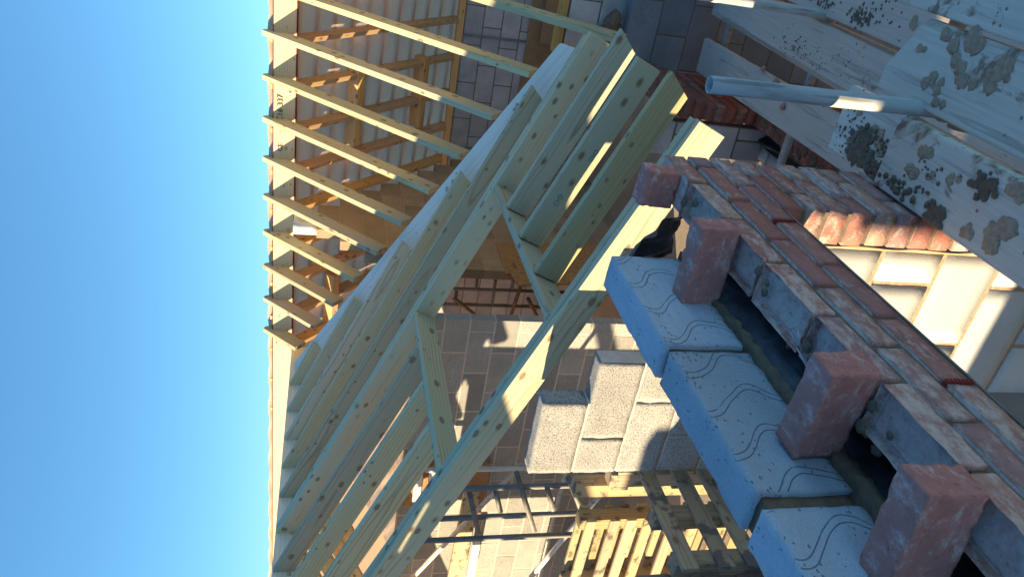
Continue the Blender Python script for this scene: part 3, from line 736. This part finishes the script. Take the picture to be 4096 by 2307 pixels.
def board(x0, x1, y0, y1, z, label, mat='scaf_board', clip=0.0, skew=0.0, clip2=None):
    """scaffold board along y, top at z, far end at y1; clip = sawn corners"""
    bm = bmesh.new(); c2 = clip if clip2 is None else clip2
    wd = x1-x0; L = y1-y0
    pr = [(0, -wd/2), (L-clip, -wd/2), (L, -wd/2+clip*1.6), (L, wd/2-c2*.5), (L-c2*.35, wd/2), (0, wd/2)] if clip else [(0, -wd/2), (L, -wd/2), (L, wd/2), (0, wd/2)]
    a = [bm.verts.new((p, q, 0)) for p, q in pr]; b = [bm.verts.new((p, q, -.038)) for p, q in pr]
    bm.faces.new(a); bm.faces.new(list(reversed(b)))
    for i in range(len(pr)): j = (i+1) % len(pr); bm.faces.new((a[j], a[i], b[i], b[j]))
    bmesh.ops.recalc_face_normals(bm, faces=bm.faces); bmesh.ops.bevel(bm, geom=list(bm.edges), offset=.004, segments=2, affect='EDGES')
    o = obj('scaffold_board', bm, mat); m, _ = frame((((x0+x1)/2), y0, z), ((x0+x1)/2+skew, y1, z)); o.matrix_world = m
    return tag(o, label, 'scaffold board', 'scaffold boards')
B1 = board(-1.10, -.875, 1.6, 4.95, -2.44, 'lowest scaffold board along the foot of the dark brick wall', skew=-.055)
B2 = board(-.815, -.59, 1.4, 4.865, -2.435, 'long lower scaffold board between the two upright tubes', skew=.06)
board(-.84, -.615, 2.2, 5.035, -2.482, 'scaffold board lapped beneath the long lower one', skew=.05)
board(-.62, -.545, 1.2, 4.4, -2.478, 'narrow board edge showing in the dark gap of the lower lift', skew=0)
B4 = board(-.512, -.287, 1.0, 5.3, -2.44, 'outer lower scaffold board with scattered mortar crumbs', skew=-.005)
board(-.275, -.05, 1.0, 5.3, -2.44, 'outermost lower scaffold board at the upright right edge', skew=-.005)
L1 = board(-.733, -.515, .3, 2.27, -1.68, 'short scaffold board under the big heap of dropped mortar', 'scaf_dirty')
L2 = board(-.730, -.512, .2, 1.945, -1.64, 'mortar stained scaffold board lapped over the mortar heap board', 'scaf_dirty', clip=.02)
U1 = board(-.482, -.252, .2, 2.145, -1.68, 'top lift scaffold board with sawn corners and mortar smears', 'scaf_dirty', clip=.10, clip2=.02)
U2 = board(-.236, -.01, .2, 2.15, -1.68, 'top lift scaffold board alongside the one with sawn corners', 'scaf_dirty', clip=.02)
board(-.735, -.51, .4, 2.70, -2.478, 'scaffold board lowest in the gap beside the top lift', skew=.02)

def crumbs(name, z, spots, label, n, r0, r1, mat='mortar_wet', seed=1):
    bm = bmesh.new(); q = random.Random(seed)
    for (x, y, sx, sy, k, big) in spots:
        for i in range(k):
            px, py = q.gauss(x, sx), q.gauss(y, sy); lump(bm, (px, py, z+.001), q.uniform(r0, r1)*big, q.random()*90, .45, 2 if big < 1.5 else 3)
    return tag(obj(name, bm, mat), label, 'mortar', kind='stuff')
crumbs('mortar_droppings', -1.68, [(-.645, 2.11, .022, .03, 60, 1.0), (-.69, 2.10, .02, .03, 60, 1.15), (-.70, 2.02, .012, .04, 60, 1.2), (-.71, 1.93, .012, .03, 40, 1.2), (-.63, 2.0, .02, .03, 26, .7), (-.63, 2.2, .05, .03, 46, .4)], 'heap of dark dropped mortar on the short scaffold board', 1, .005, .013, seed=4)
crumbs('mortar_droppings', -1.64, [(-.70, 1.66, .011, .018, 60, 1.1), (-.565, 1.555, .012, .018, 50, 1.0), (-.69, 1.84, .012, .04, 30, .9), (-.62, 1.75, .03, .06, 20, .5)], 'flattened mortar dollops on the lapped stained board', 1, .005, .013, seed=8)
def splats(board, z, spots, seed):
    q = random.Random(seed); mi = board.matrix_world.inverted()
    for (x, y, r) in spots:
        bm = bmesh.new()
        for i in range(4): lump(bm, (x+q.gauss(0, r*.5), y+q.gauss(0, r*.7), z+.0005), r*q.uniform(.55, 1.0), q.random()*90, .07, 3)
        bmesh.ops.transform(bm, matrix=mi, verts=bm.verts); obj('mortar_smear', bm, 'mortar_smear', board)
splats(L2, -1.64, [(-.57, 1.79, .02), (-.63, 1.82, .018), (-.615, 1.735, .012), (-.655, 1.48, .03), (-.69, 1.53, .016), (-.60, 1.66, .014), (-.54, 1.46, .02)], 3)
splats(U1, -1.68, [(-.276, 2.1, .014), (-.277, 1.945, .018), (-.335, 2.01, .012), (-.268, 1.85, .028), (-.312, 1.85, .034), (-.40, 1.92, .022), (-.432, 1.895, .02), (-.31, 1.70, .02), (-.335, 1.72, .026), (-.36, 1.80, .02)], 5)
splats(L1, -1.68, [(-.57, 2.17, .016), (-.62, 2.05, .03)], 7)
crumbs('mortar_droppings', -2.44, [(-.46, 3.40, .02, .05, 70, .55), (-.46, 3.74, .015, .06, 30, .5), (-.40, 3.3, .04, .1, 26, .4)], 'crumbs of mortar on the outer lower scaffold board', 1, .008, .018, seed=12)
crumbs('mortar_droppings', -2.435, [(-.72, 3.84, .035, .12, 60, .35), (-.70, 3.5, .05, .2, 26, .3)], 'sprinkle of small mortar specks on the long lower board', 1, .008, .016, seed=16)
for i, (x, y, lab) in enumerate(((-.93, 3.92, 'largest'), (-1.02, 3.78, 'nearer'), (-.90, 4.1, 'farthest'))):
    bm = bmesh.new(); lump(bm, (0, 0, 0), .024-.003*i, 5.5+i*7, .7, 2); o = obj('brick_chip', bm, 'brick_loose'); o.location = (x, y, -2.432)
    tag(o, lab+' red brick chip lying on the lowest scaffold board', 'brick chip', 'brick chips')

# ------------------------------------------------------------------ trestles, braces, pallets, planks inside
def trestle(name, label, rails, rungs, r, mat, braces=()):
    root = empty(name, rails[0][0], label, 'trestle', 'scaffold trestles')
    for a, b in rails: tube('upright', a, b, r, mat, root)
    for a, b in rungs: tube('rung', a, b, r*.93, mat, root)
    for a, b in braces: tube('brace', a, b, r*.9, mat, root)
    return root
V = Vector
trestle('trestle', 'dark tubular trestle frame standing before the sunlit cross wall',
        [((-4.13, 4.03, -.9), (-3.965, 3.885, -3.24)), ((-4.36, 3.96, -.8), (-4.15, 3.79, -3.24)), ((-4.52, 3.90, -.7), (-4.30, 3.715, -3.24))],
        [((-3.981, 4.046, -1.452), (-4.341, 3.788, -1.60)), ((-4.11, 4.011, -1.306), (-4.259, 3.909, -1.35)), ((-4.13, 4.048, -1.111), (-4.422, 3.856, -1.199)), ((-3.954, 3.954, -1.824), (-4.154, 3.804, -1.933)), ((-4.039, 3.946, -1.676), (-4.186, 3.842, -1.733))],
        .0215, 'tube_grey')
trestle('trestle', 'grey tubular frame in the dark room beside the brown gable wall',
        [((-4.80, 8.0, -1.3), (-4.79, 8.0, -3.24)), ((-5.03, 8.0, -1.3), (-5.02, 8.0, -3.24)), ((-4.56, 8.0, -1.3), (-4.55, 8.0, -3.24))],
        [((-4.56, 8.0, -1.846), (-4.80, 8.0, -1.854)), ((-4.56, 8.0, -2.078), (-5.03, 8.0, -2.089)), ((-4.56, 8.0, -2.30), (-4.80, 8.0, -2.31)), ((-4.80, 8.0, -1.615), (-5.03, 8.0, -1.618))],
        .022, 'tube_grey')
for i, (a, b) in enumerate((((-4.90, 7.95, -1.58), (-5.27, 7.8, -2.13)), ((-4.56, 7.9, -2.40), (-5.27, 7.8, -2.26)), ((-4.83, 7.9, -2.50), (-5.3, 7.8, -2.80)))):
    tag(tube('brace_tube', a, b, .024, 'tube_brown'), ('%s rusty brace tube in the dark room behind the rafters' % ('upper', 'middle', 'lower')[i]), 'brace tube', 'rusty brace tubes')
for i, (a, b, rr) in enumerate((((-6.554, 5.2, -1.018), (-5.10, 5.2, -1.86), .024), ((-6.662, 5.2, -2.379), (-5.1, 5.2, -2.358), .022), ((-5.08, 5.2, -1.0), (-5.079, 5.2, -3.24), .024), ((-5.375, 4.2, -1.842), (-4.40, 4.2, -2.26), .022))):
    tag(tube('brace_tube', a, b, rr, 'tube_white'), ('pale diagonal brace tube against the cross wall', 'pale level tube low on the cross wall', 'pale upright tube before the cross wall', 'grey diagonal strut beside the pallets')[i], 'brace tube')
tag(timber('plank', (-6.9, 5.30, -1.40), (-5.50, 5.30, -1.42), .05, .16, 'pallet'), 'thick bleached plank slung level before the cross wall', 'plank')
bm = bmesh.new(); box(bm, -6.9, -6.2, 5.27, 5.33, -1.68, -1.60); tag(obj('batten', bm, 'white_face'), 'white strip standing in for the sunlit plank face', 'batten')  # white box stands in for the sunlit face beside the plank
bm = bmesh.new(); box(bm, -5.95, -5.22, 5.40, 5.46, -1.66, -1.46); tag(obj('crate_board', bm, 'tan'), 'tan board behind the trestle rails', 'board')
bm = bmesh.new(); box(bm, -5.70, -5.18, 5.36, 5.42, -1.10, -.80); tag(obj('crate_board', bm, 'chip'), 'orange chipboard panel showing below the rafters', 'board')
bm = bmesh.new(); box(bm, -5.75, -5.18, 5.30, 5.34, -1.14, -1.06); box(bm, -5.6, -5.15, 5.31, 5.35, -1.0, -.93); tag(obj('rail', bm, 'white_face'), 'white rails in front of the orange chipboard panel', 'rail')
for i, (x, y, z0, z1, wd, lean) in enumerate(((-3.45, 6.50, -3.2, -1.70, .62, 4), (-3.38, 6.08, -3.2, -1.72, .34, 7), (-3.40, 6.25, -3.2, -1.80, .3, 5))):
    bm = bmesh.new(); box(bm, -.01, .01, -wd/2, wd/2, 0, z1-z0); o = obj('chipboard_sheet', bm, 'chip'); o.location = (x, y, z0); o.rotation_euler = (R(lean-4), R(-3), R(4*i))
    tag(o, ('wide', 'narrow curled', 'middle')[i]+' chipboard offcut leaning on the brown gable wall', 'board', 'chipboard offcuts')
b = bmesh.new(); rs = random.Random(21)
for q in range(60): lump(b, (rs.uniform(-3.2, -2.2), rs.uniform(3.0, 3.6), -3.2+rs.uniform(0, .7)), rs.uniform(.05, .14), q*2.1, .8, 2)
tag(obj('rubble_bags', b, 'dpc_blue'), 'dark heap of rubbish and bags behind the pallets', 'rubbish heap', kind='stuff')

def pallet(label, org, u, v, n, W, H, slats, sw, stx, mat, th=.022, post=.09, back=True):
    """org corner, u along the slats, v up the pallet, n out of its face"""
    root = empty('pallet', org, label, 'pallet', 'wooden pallets'); u, v, n = V(u).normalized(), V(v).normalized(), V(n).normalized(); O = V((0, 0, 0))
    def lath(name, p0, p1, wd, t, m):
        o = timber(name, p0, p1, wd, t, m, upv=n); o.parent = root; o.matrix_basis = o.matrix_basis
        return o
    for s in slats:
        lath('slat', O+v*s+n*th, O+v*s+u*W+n*th, sw, th-.001, mat)
        if back: lath('slat', O+v*(s+.01)-n*post, O+v*(s+.01)+u*W-n*post, sw, th, mat)
    for x in stx: lath('stringer', O+u*x, O+u*x+v*H, .08, post-.001, mat)
    return root
pallet('grey pallet on its side across the front of the stack', (-2.7, 2.09, -2.62), (0, 1, 0), (0, 0, 1), (1, 0, 0), .95, 1.0,
       [.05, .2, .35, .62, .765, .95], .085, [.08, .36, .86], 'pallet_grey', back=False)
pallet('sunlit pallet facing the camera with dirty slats', (-4.55, 3.0, -2.8), (1, 0, 0), (0, 0, 1), (0, -1, 0), 1.20, 1.26,
       [.05, .2, .35, .52, .66, .83, .945, 1.05, 1.20], .062, [.05, .60, 1.15], 'pallet')
pallet('second upright pallet turned side on behind the sunlit one', (-2.80, 2.80, -2.72), (0, 1, 0), (0, 0, 1), (1, 0, 0), .66, 1.18,
       [.1, .4, .75, 1.10], .09, [.04, .33, .62], 'pallet')
bm = bmesh.new(); rough_box(bm, -2.98, -2.52, 2.95, 3.4, -3.24, -1.68, .03, .08, .03, 6, 5)  # hidden pack added to keep sun off the reveal further back
tag(obj('sun_block_pack', bm, 'pack'), 'dark plastic wrapped pack added out of sight behind the pier to block sun', 'pack')
tag(timber('post', (-3.06, 3.02, -3.2), (-3.05, 3.02, -1.42), .09, .09, 'pallet', upv=(0, 1, 0)), 'upright timber post just right of the sunlit pallet', 'post')
